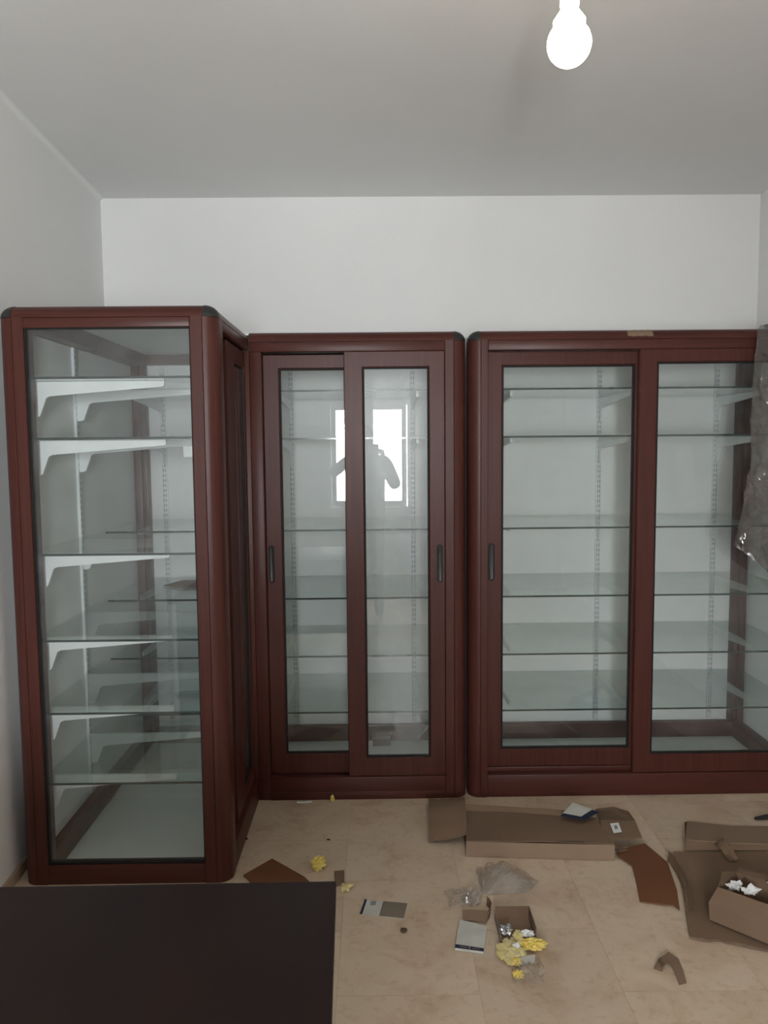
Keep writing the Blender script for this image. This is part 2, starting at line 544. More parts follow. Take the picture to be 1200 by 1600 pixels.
def side_top_rail(parent, xf, dx, y0, y1, h, depth, hy0):
    pts = [(RX, 0.0)]
    for k in range(1, 9):
        a = pi / 2 * k / 8
        pts.append((RX - RX * sin(a), RZ - RZ * cos(a)))
    pts += [(0.0, RZ - 0.0005), (depth, RZ - 0.0005), (depth, 0.0)]
    b = B().prism(pts, lambda u, v, t: (xf + dx * u, t, H - v), y0, y1)
    o = obj('side_rail', b, 'wood_y', parent, ang=30)
    xa, xb = sorted((xf + dx * 0.0006, xf + dx * depth))
    obj('side_header', B().box(xa, xb, hy0, y1, H - h, H - RZ - 0.001, 0.0018), 'wood_y', parent)
    return o

def bar(parent, name, box, mat, bev=0.002, label=None):
    return obj(name, B().box(*box, bev), mat, parent, label)

def sheet_shelf(parent, x0, x1, y0, y1, z, thick=0.008):
    b = B().box(x0, x1, y0, y1, z - thick, z)
    for f in b.bm.faces:
        f.normal_update()
        f.material_index = 1 if f.normal.y < -0.5 else 0
    return obj('glass_shelf', b, ['shelf', 'edge'], parent, smooth=False)

def bracket_mesh_x(b, x0, y, z, L=0.46, t=0.010):
    """Arm reaching in +x from a rail at x0, its top at z, with the hooked foot below."""
    pts = [(0, 0), (L, 0), (L, -0.016), (L - 0.006, -0.020), (0.062, -0.050), (0.050, -0.056), (0.026, -0.118), (0.014, -0.122), (0.0, -0.122)]
    b.prism(pts, lambda u, v, w: (x0 + u, w, z + v), y - t / 2, y + t / 2)
    return b
def bracket_mesh_y(b, x, y1, z, L=0.46, t=0.010):
    pts = [(0, 0), (L, 0), (L, -0.016), (L - 0.006, -0.020), (0.062, -0.050), (0.050, -0.056), (0.026, -0.118), (0.014, -0.122), (0.0, -0.122)]
    b.prism(pts, lambda u, v, w: (w, y1 - u, z + v), x - t / 2, x + t / 2)
    return b

def standard(parent, x, y, along='y', z0=0.10, z1=1.93):
    """Slotted wall rail with two columns of slots; along='y': it faces the camera."""
    if along == 'y':
        o = obj('slotted_rail', B().box(x - 0.0125, x + 0.0125, y - 0.011, y, z0, z1, 0.0015), 'steel', parent)
    else:
        o = obj('slotted_rail', B().box(x, x + 0.011, y - 0.0125, y + 0.0125, z0, z1, 0.0015), 'steel', parent)
    b = B()
    z = z0 + 0.03
    while z < z1 - 0.03:
        for s in (-0.0055, 0.0055):
            if along == 'y':
                b.box(x + s - 0.0019, x + s + 0.0019, y - 0.0114, y - 0.0105, z, z + 0.014)
            else:
                b.box(x + 0.0105, x + 0.0114, y + s - 0.0019, y + s + 0.0019, z, z + 0.014)
        z += 0.025
    q = obj('slot_row', b, 'slot', o, smooth=False)
    q['kind'] = 'stuff'
    return o

def handle(parent, x0, x1, z0, z1, y):
    """Recessed oval pull: a raised black rim around a sunk cup."""
    b = B()
    cx, hw = (x0 + x1) / 2, (x1 - x0) / 2
    def loop(s, yy):
        L = []
        h = hw * s
        for k in range(9):
            a = pi * k / 8
            L.append(b.bm.verts.new((cx + h * cos(a), yy, z1 - hw + h * sin(a))))
        for k in range(9):
            a = pi + pi * k / 8
            L.append(b.bm.verts.new((cx + h * cos(a), yy, z0 + hw + h * sin(a))))
        return L
    rings = [loop(1.0, y + 0.001), loop(0.97, y - 0.006), loop(0.80, y - 0.0068), loop(0.66, y - 0.0015), loop(0.5, y - 0.0008)]
    for p, q in zip(rings, rings[1:]):
        n = len(p)
        for k in range(n):
            b.bm.faces.new((p[k], p[(k + 1) % n], q[(k + 1) % n], q[k]))
    b.bm.faces.new(rings[-1])
    return obj('handle', b, 'black', parent, 'black recessed oval pull', ang=50)

def door(parent, x0, x1, z0, z1, gx0, gx1, gz0, gz1, y, label, hx=None, dusty=False, t=0.028):
    """Sliding door facing the room: frame, gasket, pane, pull."""
    d = obj('sliding_door', ring(B(), x0, x1, z0, z1, gx0 - x0, x1 - gx1, gz0 - z0, z1 - gz1, y, y + t), 'wood_v', parent, label, ang=30)
    obj('gasket', ring(B(), gx0 - 0.001, gx1 + 0.001, gz0 - 0.001, gz1 + 0.001, 0.008, 0.008, 0.008, 0.008, y + 0.004, y + 0.02), 'gasket', d, smooth=False)
    obj('glass_pane', B().box(gx0 + 0.002, gx1 - 0.002, y + 0.010, y + 0.014, gz0 + 0.002, gz1 - 0.002), 'pane_dusty' if dusty else 'pane', d, smooth=False)
    if hx:
        handle(d, hx[0], hx[1], 0.946, 1.108, y)
    return d

# --- the wing on the left, its end pane towards us
XO = -1.254                                 # outer face of its left side
XA, XC = -1.240, -0.523                     # outer left, outer right of the wing
c1 = thing('display_cabinet', 'reddish brown display cabinet standing nearest on the left, its narrow glazed end towards us', 'cabinet', ((XA + XC) / 2, YL, 0), 'brown glazed display cabinets')
post(c1, XO, YL, 1, 0.089, 0.075)
post(c1, XC, YL, -1, 0.092, 0.090)
cap(c1, XO, YL, 1)
cap(c1, XC, YL, -1)
top_rail(c1, XO + RX, XC - RX, YL, 0.075, 0.052, XA + 0.0755, XC - 0.0925)
side_top_rail(c1, XC, -1, YL + RX, YM, 0.078, 0.09, YL + 0.0905)
side_top_rail(c1, XO, 1, YL + RX, YM, 0.075, 0.062, YL + 0.0755)
bar(c1, 'bottom_rail', (XA + 0.0752, XC - 0.0922, YL + 0.001, YL + 0.05, 0, 0.070), 'wood_h')
bar(c1, 'side_bottom_rail', (XC - 0.09, XC - 0.001, YL + 0.0902, YM - 0.001, 0, 0.095), 'wood_y')
bar(c1, 'inner_bottom_rail', (XA + 0.012, XA + 0.075, YL + 0.0752, YM, 0.011, 0.090), 'wood_y')
bar(c1, 'inner_top_rail', (XA + 0.0502, XA + 0.105, YL + 0.0752, YM, 1.925, 1.985), 'wood_y')
bar(c1, 'side_panel', (XA + 0.004, XA + 0.035, YL + 0.0752, YM, 0.090, 1.925), 'panel', 0.0)
bar(c1, 'floor_panel', (XA + 0.0755, XC - 0.0902, YL + 0.052, YM, 0.002, 0.012), 'panel', 0.0, 'white bottom board')
bar(c1, 'roof_panel', (XA + 0.051, XC - 0.0902, YL + 0.052, YM, 1.985, 1.995), 'panel', 0.0, 'white roof board')
obj('gasket', ring(B(), XA + 0.0745, XC - 0.0915, 0.069, 1.926, 0.007, 0.005, 0.009, 0.005, YL + 0.007, YL + 0.03), 'gasket', c1, smooth=False)
obj('glass_pane', B().box(XA + 0.076, XC - 0.093, YL + 0.014, YL + 0.018, 0.072, 1.924), 'pane', c1, smooth=False)
# side doors, seen edge-on
def side_door(parent, y0, y1, x, label, w, w2, t=0.026):
    d = obj('sliding_door', ring(B(), y0, y1, 0.098, 1.915, w, w2, 0.07, 0.066, x, x - t, axis='x'), 'wood_v', parent, label, ang=30)
    obj('gasket', ring(B(), y0 + w - .001, y1 - w2 + .001, 0.167, 1.850, 0.007, 0.007, 0.007, 0.007, x - 0.004, x - 0.02, axis='x'), 'gasket', d, smooth=False)
    obj('glass_pane', B().box(x - 0.014, x - 0.010, y0 + w + .002, y1 - w2 - .002, 0.170, 1.847), 'pane', d, smooth=False)
    return d
side_door(c1, 2.732, 3.02, -0.572, 'rear sliding door beside the corner post', 0.05, 0.03)
side_door(c1, 2.885, 3.274, -0.540, 'front sliding door meeting the back row', 0.15, 0.03)
for z in ZS:
    sheet_shelf(c1, XA + 0.048, XC - 0.086, YL + 0.022, YM - 0.001, z)
for yy in (2.755, 3.165):
    standard(c1, XA + 0.035, yy, 'x', 0.10, 1.925)
    for z in ZS:
        obj('bracket', bracket_mesh_x(B(), XA + 0.046, yy, z - 0.009), 'white_metal', c1, smooth=False)

# --- the cabinet in the middle of the back wall, its left part inside the corner
X2 = 0.376
c2 = thing('display_cabinet', 'reddish brown glazed cabinet in the middle, window and person mirrored in its doors', 'cabinet', ((XC + X2) / 2, YM, 0), 'brown glazed display cabinets')
post(c2, X2, YM, -1, 0.089, 0.075)
cap(c2, X2, YM, -1)
top_rail(c2, XC, X2 - RX, YM, 0.083, 0.052, XC, X2 - 0.0895)
bar(c2, 'jamb', (XC + 0.0005, -0.4735, YM + 0.0005, YM + 0.07, 0.0, H - 0.0835), 'wood_v')
bar(c2, 'junction_post', (XC - 0.085, XC - 0.0005, YM + 0.0005, YM + 0.06, 0.0, H - 0.08), 'wood_v')
bar(c2, 'floor_panel', (XA + 0.0755, XC - 0.0905, YM + 0.001, YM + 0.0715, 0.002, 0.012), 'panel', 0.0)
bar(c2, 'roof_panel', (XA + 0.035, XC - 0.001, YM + 0.001, YM + 0.0715, 1.985, 1.995), 'panel', 0.0)
bar(c2, 'bottom_rail', (-0.473, X2 - 0.0895, YM + 0.001, YM + 0.07, 0, 0.098), 'wood_h', 0.003)
bar(c2, 'kick_strip', (-0.473, X2 - 0.0895, YM - 0.004, YM + 0.001, 0.0, 0.036), 'wood_h', 0.0015)
def interior(c, xl, xr, yin):
    """White back, floor, roof and the brown inner frame around them."""
    bar(c, 'back_panel', (xl, xr, YB, YB + 0.012, 0.088, 1.935), 'panel', 0.0)
    bar(c, 'floor_panel', (xl, xr, yin, YB - 0.041, 0.002, 0.012), 'panel', 0.0, 'white bottom board')
    bar(c, 'roof_panel', (xl, xr, yin, YB, 1.985, 1.995), 'panel', 0.0, 'white roof board')
    bar(c, 'back_bottom_rail', (xl, xr, YB - 0.040, YB - 0.0005, 0.002, 0.087), 'wood_h')
    bar(c, 'back_top_rail', (xl, xr, YB - 0.05, YB - 0.0005, 1.935, 1.984), 'wood_h')
interior(c2, XA + 0.035, X2 - 0.035, YM + 0.072)
bar(c2, 'side_panel', (XA + 0.004, XA + 0.034, YM + 0.001, YB, 0.090, 1.935), 'panel', 0.0)
bar(c2, 'side_panel', (X2 - 0.034, X2 - 0.004, YM + 0.076, YB, 0.013, 1.984), 'panel', 0.0)
bar(c2, 'inner_bottom_rail', (XA + 0.012, XA + 0.075, YM + 0.001, YB - 0.041, 0.011, 0.090), 'wood_y')
bar(c2, 'inner_top_rail', (XA + 0.04, XA + 0.105, YM + 0.001, YB - 0.071, 1.925, 1.985), 'wood_y')
bar(c2, 'rear_post', (XA + 0.0355, XA + 0.073, YB - 0.066, YB - 0.001, 0.091, 1.934), 'wood_v')
bar(c2, 'rear_post', (XA + 0.076, XA + 0.100, YB - 0.060, YB - 0.001, 0.091, 1.934), 'wood_v')
door(c2, -0.473, -0.062, 0.102, 1.909, -0.406, -0.128, 0.190, 1.851, YM + 0.036, 'left sliding door, on the rear track', (-0.463, -0.440))
door(c2, -0.133, 0.2865, 0.100, 1.917, -0.055, 0.2205, 0.182, 1.851, YM + 0.004, 'right sliding door, on the front track', (0.252, 0.276), dusty=True)
for z in ZS:
    sheet_shelf(c2, -1.172, X2 - 0.04, 3.37, YB - 0.012, z)
for x in (-1.069, -0.427, 0.183):
    standard(c2, x, YB)
    for z in ZS:
        obj('bracket', bracket_mesh_y(B(), x, YB - 0.011, z - 0.009), 'white_metal', c2, smooth=False)

# --- the wide cabinet on the right
X3, X4 = 0.385, 1.905
c3 = thing('display_cabinet', 'reddish brown glazed cabinet on the right, widest and partly hidden by hanging plastic sheeting', 'cabinet', ((X3 + X4) / 2, YM, 0), 'brown glazed display cabinets')
post(c3, X3, YM, 1, 0.082, 0.075)
post(c3, X4, YM, -1, 0.082, 0.075)
cap(c3, X3, YM, 1)
cap(c3, X4, YM, -1)
top_rail(c3, X3 + RX, X4 - RX, YM, 0.083, 0.052, X3 + 0.0825, X4 - 0.0825)
bar(c3, 'bottom_rail', (X3 + 0.0825, X4 - 0.0825, YM + 0.001, YM + 0.07, 0, 0.098), 'wood_h', 0.003)
bar(c3, 'track', (X3 + 0.0825, X4 - 0.0825, YM + 0.034, YM + 0.069, 0.0985, 0.1205), 'wood_h')
interior(c3, X3 + 0.035, X4 - 0.035, YM + 0.072)
bar(c3, 'side_panel', (X3 + 0.004, X3 + 0.034, YM + 0.076, YB, 0.013, 1.984), 'panel', 0.0)
bar(c3, 'side_panel', (X4 - 0.030, X4 - 0.004, YM + 0.076, YB, 0.090, 1.984), 'panel', 0.0)
bar(c3, 'inner_bottom_rail', (X4 - 0.080, X4 - 0.012, YM + 0.076, YB - 0.041, 0.011, 0.090), 'wood_y')
bar(c3, 'rear_post', (X4 - 0.095, X4 - 0.072, YB - 0.060, YB - 0.001, 0.091, 1.934), 'wood_v')
bar(c3, 'rear_post', (X4 - 0.069, X4 - 0.036, YB - 0.066, YB - 0.001, 0.091, 1.934), 'wood_v')
door(c3, 0.4675, 1.165, 0.122, 1.914, 0.531, 1.090, 0.200, 1.857, YM + 0.036, 'left sliding door, on the rear track', (0.463 + 0.010, 0.490 + 0.010))
door(c3, 1.0985, 1.8225, 0.100, 1.918, 1.174, 1.765, 0.182, 1.863, YM + 0.004, 'right sliding door, on the front track')
for z in ZS:
    sheet_shelf(c3, X3 + 0.04, X4 - 0.036, 3.37, YB - 0.012, z)
for x in (0.600, 1.124, 1.716):
    standard(c3, x, YB)
    for z in ZS:
        obj('bracket', bracket_mesh_y(B(), x, YB - 0.011, z - 0.009), 'white_metal', c3, smooth=False)
# strip of torn tape on the top rail
tp = B()
rows = []
for i in range(11):
    x = 1.046 + 0.106 * i / 10
    row = []
    for k in range(7):
        v = 0.004 + 0.027 * k / 6 + 0.0035 * noise.noise(Vector((i * 1.3, k * 0.9, 4.0)))
        an = math.acos(max(-1, min(1, (RZ - v) / RZ)))
        lift = 0.0016 + 0.0010 * noise.noise(Vector((i * 0.9, k * 1.1, 0)))
        row.append(tp.bm.verts.new((x + 0.004 * noise.noise(Vector((k * 1.9, i * 0.2, 2))), YM + RX - (RX + lift) * sin(an), H - RZ + (RZ + lift) * cos(an))))
    rows.append(row)
for p, q in zip(rows, rows[1:]):
    for k in range(6):
        tp.bm.faces.new((p[k], p[k + 1], q[k + 1], q[k]))
tag(obj('tape_strip', tp, 'card3', origin=(1.1, YM, 1.956)), 'torn strip of pale tape stuck on the top rail of the wide cabinet', 'tape')

# ------------------------------------------------------------------ foreground desk
dk = thing('desk', 'dark laminate desk in the left foreground, only its top shows', 'desk', (-0.6, 0.9, 0))
def tilt(x, y):                        # the desk stands 2 degrees askew
    a = radians(1.9)
    px, py = x + 0.08, y - 1.342
    return (-0.08 + px * cos(a) - py * sin(a) * -1 * -1, 1.342 + py * cos(a) + px * sin(a) * 0.0 + px * 0.006)
def dbox(x0, x1, y0, y1, z0, z1):
    b = B().box(x0, x1, y0, y1, z0, z1, 0.0025)
    for v in b.bm.verts:
        v.co.x, v.co.y = tilt(v.co.x, v.co.y)
    return b
obj('desk_top', dbox(-1.08, -0.08, 0.62, 1.342, 0.722, 0.75), 'desk', dk)
obj('side_panel', dbox(-0.125, -0.103, 0.66, 1.30, 0.0, 0.7215), 'desk', dk)
obj('side_panel', dbox(-1.05, -1.028, 0.66, 1.30, 0.0, 0.7215), 'desk', dk)
obj('modesty_panel', dbox(-1.027, -0.126, 1.24, 1.26, 0.22, 0.7215), 'desk', dk)

# ------------------------------------------------------------------ bulb
lb = thing('light_bulb', 'bare glowing light bulb hanging from the ceiling on its cord', 'light bulb', (0.421, 1.75, HC))
BX, BY, BZ = 0.421, 1.75, 2.335
prof = [(0.0, BZ - 0.004)]
rad = 0.047
for k in range(1, 13):
    a = pi * k / 16
    prof.append((rad * sin(a), BZ + rad - rad * cos(a) - 0.004))
prof += [(0.034, BZ + 0.090), (0.024, BZ + 0.104), (0.0165, BZ + 0.116), (0.0, BZ + 0.116)]
obj('bulb_glass', B().lathe(prof, BX, BY), 'glow', lb, ang=60)
obj('lamp_holder', B().lathe([(0, BZ + 0.115), (0.0175, BZ + 0.115), (0.021, BZ + 0.121), (0.021, BZ + 0.161), (0.012, BZ + 0.171), (0.004, BZ + 0.176), (0, BZ + 0.176)], BX, BY), 'white_metal', lb)
obj('cord', B().tube([(BX, BY, BZ + 0.172), (BX + 0.004, BY, BZ + 0.28), (BX - 0.002, BY, HC - 0.02), (BX, BY, HC)], 0.0032), 'white_paper', lb)
obj('ceiling_rose', B().lathe([(0, HC - 0.022), (0.016, HC - 0.022), (0.038, HC - 0.006), (0.040, HC), (0, HC)], BX, BY), 'white_metal', lb)

# ------------------------------------------------------------------ soft and loose things
def fan_sheet(b, loops, thick=0.004):
    """Flat cardboard pieces given by 3-D outlines; each gets its thickness downwards."""
    for L in loops:
        P = [Vector(p) for p in L]
        n = Vector((0, 0, 0))
        for i in range(len(P)):
            n += P[i].cross(P[(i + 1) % len(P)])
        n.normalize()
        if n.z < 0:
            n = -n
        A = [b.bm.verts.new(p) for p in P]
        C = [b.bm.verts.new(p - n * thick) for p in P]
        b.bm.faces.new(A)
        b.bm.faces.new(C[::-1])
        for i in range(len(P)):
            j = (i + 1) % len(P)
            b.bm.faces.new((A[i], C[i], C[j], A[j]))
    return b

def curved_sheet(b, e0, e1, n=10, bulge=(0, 0, 0), thick=0.004, waves=0.0, seed=0, m=6):
    """Grid between two 3-D polylines' ends e0=(a,b) and e1=(c,d), bulged in its middle."""
    bu = Vector(bulge)
    G = []
    for i in range(n + 1):
        s = i / n
        row = []
        for j in range(m + 1):
            t = j / m
            p = (Vector(e0[0]).lerp(Vector(e0[1]), t)).lerp(Vector(e1[0]).lerp(Vector(e1[1]), t), s)
            p = p + bu * (4 * s * (1 - s))
            if waves:
                p = p + Vector((0, 0, 1)) * waves * noise.noise(Vector((s * 5 + seed, t * 4, seed * 3.1)))
            row.append(p)
        G.append(row)
    def put(dz):
        return [[b.bm.verts.new(p - Vector((0, 0, dz))) for p in row] for row in G]
    T, U = put(0), put(thick)
    for i in range(n):
        for j in range(m):
            b.bm.faces.new((T[i][j], T[i + 1][j], T[i + 1][j + 1], T[i][j + 1]))
            b.bm.faces.new((U[i][j], U[i][j + 1], U[i + 1][j + 1], U[i + 1][j]))
    for i in range(n):
        b.bm.faces.new((T[i][0], U[i][0], U[i + 1][0], T[i + 1][0]))
        b.bm.faces.new((T[i][m], T[i + 1][m], U[i + 1][m], U[i][m]))
    for j in range(m):
        b.bm.faces.new((T[0][j], T[0][j + 1], U[0][j + 1], U[0][j]))
        b.bm.faces.new((T[n][j], U[n][j], U[n][j + 1], T[n][j + 1]))
    return b

def crumple(cx, cy, z0, rx, ry, rz, seed, amp=0.45, sub=3, freq=2.2, spikes=0.0):
    b = B()
    bmesh.ops.create_icosphere(b.bm, subdivisions=sub, radius=1.0)
    for v in b.bm.verts:
        d = v.co.normalized()
        q = d * freq + Vector((seed * 3.7, seed * 1.3, seed * 7.1))
        f = 1 + amp * noise.noise(q) + amp * 0.6 * abs(noise.noise(q * 2.3)) - amp * 0.3
        if spikes:
            f += spikes * max(0, noise.noise(q * 1.7 + Vector((9, 9, 9)))) ** 2 * 4
        v.co = Vector((cx + d.x * rx * f, cy + d.y * ry * f, z0 + rz * (1 + d.z * f)))
        v.co.z = max(v.co.z, z0 + 0.0008 + 0.001 * random.random())
    return b

# 1 long flattened carton in front of the wide cabinet
k1 = thing('cardboard_carton', 'long low brown carton with open end flaps, along the front of the wide cabinet', 'carton', (0.6, 2.9, 0))
obj('front_side', fan_sheet(B(), [[(0.317, 2.791, 0.002), (0.857, 2.747, 0.002), (0.862, 2.762, 0.054), (0.319, 2.802, 0.054)]]), 'card3', k1, 'front side with window light put into its paler colour')  # paler board stands in for window light on this upright face
obj('top_panel', fan_sheet(B(), [[(0.319, 2.804, 0.056), (0.60, 2.787, 0.060), (0.863, 2.770, 0.055), (0.851, 2.975, 0.052), (0.53, 3.034, 0.052), (0.344, 3.050, 0.052)]]), 'card', k1)
obj('rear_lip', fan_sheet(B(), [[(0.344, 3.052, 0.050), (0.53, 3.036, 0.050), (0.846, 2.980, 0.050), (0.833, 2.990, 0.070), (0.425, 3.052, 0.074), (0.348, 3.086, 0.064)]]), 'card', k1)
obj('bottom_panel', fan_sheet(B(), [[(0.317, 2.793, 0.006), (0.857, 2.750, 0.006), (0.86, 2.97, 0.006), (0.34, 3.04, 0.006)]]), 'card', k1)
obj('end_flap', curved_sheet(B(), ((0.186, 2.895, 0.006), (0.330, 2.866, 0.050)), ((0.205, 3.207, 0.030), (0.352, 3.165, 0.060)), n=12, bulge=(0, 0, 0.040), m=8, waves=0.008, seed=2), 'card', k1, 'bent end flap at the left')
obj('end_flap', fan_sheet(B(), [[(0.832, 2.809, 0.050), (0.990, 2.843, 0.040), (1.001, 2.950, 0.050), (0.864, 2.954, 0.054)], [(0.864, 2.956, 0.054), (1.001, 2.952, 0.050), (1.012, 3.066, 0.034), (0.962, 3.108, 0.034), (0.888, 3.112, 0.024)]]), 'card', k1, 'folded end flap at the right')
obj('sticker', fan_sheet(B(), [[(0.892, 2.923, 0.0555), (0.928, 2.932, 0.0545), (0.918, 2.857, 0.0545), (0.884, 2.848, 0.0555)]], 0.0006), 'white_paper', k1, 'small white sticker')
obj('sticker_print', fan_sheet(B(), [[(0.902, 2.905, 0.0562), (0.915, 2.908, 0.0560), (0.910, 2.878, 0.0560), (0.897, 2.876, 0.0562)]], 0.0003), 'slot', k1, 'grey printed square')
obj('slit', fan_sheet(B(), [[(0.655, 2.7805, 0.0607), (0.755, 2.7745, 0.0592), (0.755, 2.7785, 0.0592), (0.655, 2.7845, 0.0607)]], 0.0008), 'dark_bit', k1, 'dark open slit')

# 2 orange-brown cardboard piece
k2 = thing('cardboard_sheet', 'orange-brown cardboard sheet, darkest in hue, lying between the long carton and the large flattened box', 'cardboard', (0.97, 2.6, 0))
obj('sheet', fan_sheet(B(), [[(0.872, 2.772, 0.012), (0.905, 2.808, 0.014), (1.002, 2.843, 0.016), (1.040, 2.713, 0.012), (1.008, 2.541, 0.010), (0.975, 2.430, 0.008), (0.962, 2.456, 0.010), (0.930, 2.462, 0.009), (0.863, 2.485, 0.006), (0.888, 2.60, 0.006), (0.907, 2.700, 0.010)]]), 'card2', k2)
obj('turned_edge', curved_sheet(B(), ((1.052, 2.735, 0.040), (1.042, 2.725, 0.010)), ((0.998, 2.390, 0.030), (0.985, 2.410, 0.008)), n=14, bulge=(0.022, 0, 0.004), m=3, waves=0.012, seed=5, thick=0.003), 'card', k2, 'darker edge turned up')
obj('small_flap', fan_sheet(B(), [[(0.872, 2.80, 0.018), (0.905, 2.812, 0.020), (0.918, 2.788, 0.022), (0.884, 2.776, 0.024)]]), 'card', k2)

# 3 large flattened box on the right
k3 = thing('flattened_box', 'large brown flattened cardboard box covering the floor at the right edge', 'cardboard box', (1.3, 2.6, 0))
obj('main_panel', fan_sheet(B(), [[(1.087, 2.784, 0.014), (1.134, 2.783, 0.014), (1.440, 2.775, 0.016), (1.60, 2.762, 0.016), (1.50, 2.169, 0.012), (1.246, 2.169, 0.010), (1.157, 2.214, 0.012), (1.078, 2.250, 0.012), (1.045, 2.262, 0.010), (1.040, 2.272, 0.010), (1.002, 2.266, 0.012), (0.949, 2.285, 0.012), (1.027, 2.543, 0.014)]]), 'card', k3)
obj('rear_flap', fan_sheet(B(), [[(1.152, 2.835, 0.034), (1.30, 2.800, 0.036), (1.44, 2.79, 0.036), (1.62, 2.78, 0.034), (1.70, 2.954, 0.012), (1.540, 2.969, 0.012), (1.390, 2.978, 0.012), (1.233, 3.021, 0.012)]]), 'card3', k3, 'paler rear flap')
obj('fold_strip', fan_sheet(B(), [[(1.134, 2.787, 0.016), (1.44, 2.777, 0.018), (1.60, 2.766, 0.018), (1.60, 2.786, 0.034), (1.44, 2.790, 0.034), (1.152, 2.833, 0.032)]]), 'card', k3)
obj('side_flap', fan_sheet(B(), [[(1.223, 3.018, 0.010), (1.236, 3.014, 0.012), (1.150, 2.832, 0.034), (1.140, 2.800, 0.016)]]), 'card2', k3)

# 4 carton lying on the flattened box, open at its far side
k4 = thing('cardboard_carton', 'brown carton lying on its side on the large flattened box, white scraps in its opening', 'carton', (1.2, 2.35, 0.016))
def q3(p, q, t):
    return tuple(Vector(p).lerp(Vector(q), t))
fr_b0, fr_b1 = (1.043, 2.352, 0.020), (1.290, 2.102, 0.020)
fr_t0, fr_t1 = (1.080, 2.384, 0.110), (1.330, 2.160, 0.110)
mid0, mid1 = (1.047, 2.372, 0.066), (1.300, 2.130, 0.066)
obj('front_side', fan_sheet(B(), [[fr_b0, fr_b1, mid1, mid0], [mid0, mid1, fr_t1, fr_t0]]), 'card', k4)
bk0, bk1 = (1.190, 2.500, 0.100), (1.440, 2.270, 0.100)
obj('rear_side', fan_sheet(B(), [[(1.190, 2.500, 0.020), (1.440, 2.270, 0.020), bk1, bk0]]), 'card', k4)
obj('end_side', fan_sheet(B(), [[fr_b0, (1.190, 2.500, 0.020), (1.190, 2.500, 0.095), (1.130, 2.470, 0.112), fr_t0, mid0]]), 'card', k4)
obj('bottom_side', fan_sheet(B(), [[(1.055, 2.360, 0.024), (1.190, 2.498, 0.024), (1.438, 2.268, 0.024), (1.290, 2.110, 0.024)]]), 'card2', k4)
obj('lid_flap', curved_sheet(B(), ((1.190, 2.500, 0.100), (1.440, 2.270, 0.100)), ((1.260, 2.590, 0.030), (1.500, 2.380, 0.050)), n=6, bulge=(0, 0, 0.02), m=8, waves=0.01, seed=8), 'card', k4, 'flap folded open')
for (x, y, z, a, b_, c, s) in ((1.150, 2.425, 0.074, 0.022, 0.014, 0.016, 1), (1.182, 2.385, 0.082, 0.026, 0.012, 0.014, 2), (1.262, 2.400, 0.105, 0.016, 0.010, 0.008, 3)):
    t_ = {1: 'white tissue scrap inside the carton, nearer the dark end of its opening', 2: 'white tissue scrap sticking out over the carton edge', 3: 'small white scrap on the folded flap at the right picture edge'}[s]
    tag(obj('tissue_scrap', crumple(x, y, z, a, b_, c, s, amp=0.9), 'white_paper', origin=(x, y, z)), t_, 'paper scrap', 'white tissue scraps in the carton')

# 5, 6 small twisted cardboard scraps
s1 = B()
curved_sheet(s1, ((1.246, 2.785, 0.040), (1.275, 2.790, 0.058)), ((1.262, 2.700, 0.020), (1.290, 2.700, 0.030)), n=8, bulge=(-0.006, 0, 0.010), m=3, thick=0.003, waves=0.01, seed=4)
tag(obj('cardboard_scrap', s1, 'card', origin=(1.26, 2.74, 0.016)), 'small curled strip of cardboard resting on the large flattened box', 'cardboard scrap', 'torn cardboard scraps')
s2 = B()
HK = [(0.792, 2.153, 0.003), (0.816, 2.182, 0.012), (0.855, 2.207, 0.016), (0.873, 2.178, 0.014), (0.871, 2.135, 0.008), (0.863, 2.091, 0.003), (0.84, 2.083, 0.003), (0.844, 2.122, 0.008), (0.844, 2.153, 0.012), (0.837, 2.167, 0.014), (0.821, 2.156, 0.01), (0.812, 2.141, 0.003)]
fan_sheet(s2, [[HK[0], HK[1], HK[10], HK[11]], [HK[1], HK[2], HK[9], HK[10]], [HK[2], HK[3], HK[8], HK[9]], [HK[3], HK[4], HK[7], HK[8]], [HK[4], HK[5], HK[6], HK[7]]], 0.003)
bmesh.ops.remove_doubles(s2.bm, verts=s2.bm.verts[:], dist=0.0012)
tag(obj('cardboard_scrap', s2, 'card', origin=(0.83, 2.15, 0)), 'hook-shaped torn strip of brown cardboard alone on the bare tiles', 'cardboard scrap', 'torn cardboard scraps')

# 7 leaflets on the carton
for i, (dx, dy, dz, lab, mt) in enumerate(((0.0, -0.045, 0.077, 'lower dark-edged leaflet under another at the rear edge of the long carton', 'navy'), (-0.004, -0.039, 0.081, 'pale leaflet on top of another at the rear edge of the long carton', 'paper'))):
    g = [(0.780, 3.074), (0.866, 3.020), (0.790, 2.957), (0.704, 2.992)] if i == 0 else [(0.782, 3.078), (0.845, 3.030), (0.786, 2.972), (0.722, 3.004)]
    tag(obj('leaflet', fan_sheet(B(), [[(x + dx, y + dy, dz + (0.006 if k == 0 else 0)) for k, (x, y) in enumerate(g)]], 0.0012), mt, origin=(0.785, 3.01, dz)), lab, 'leaflet', 'leaflets on the long carton')

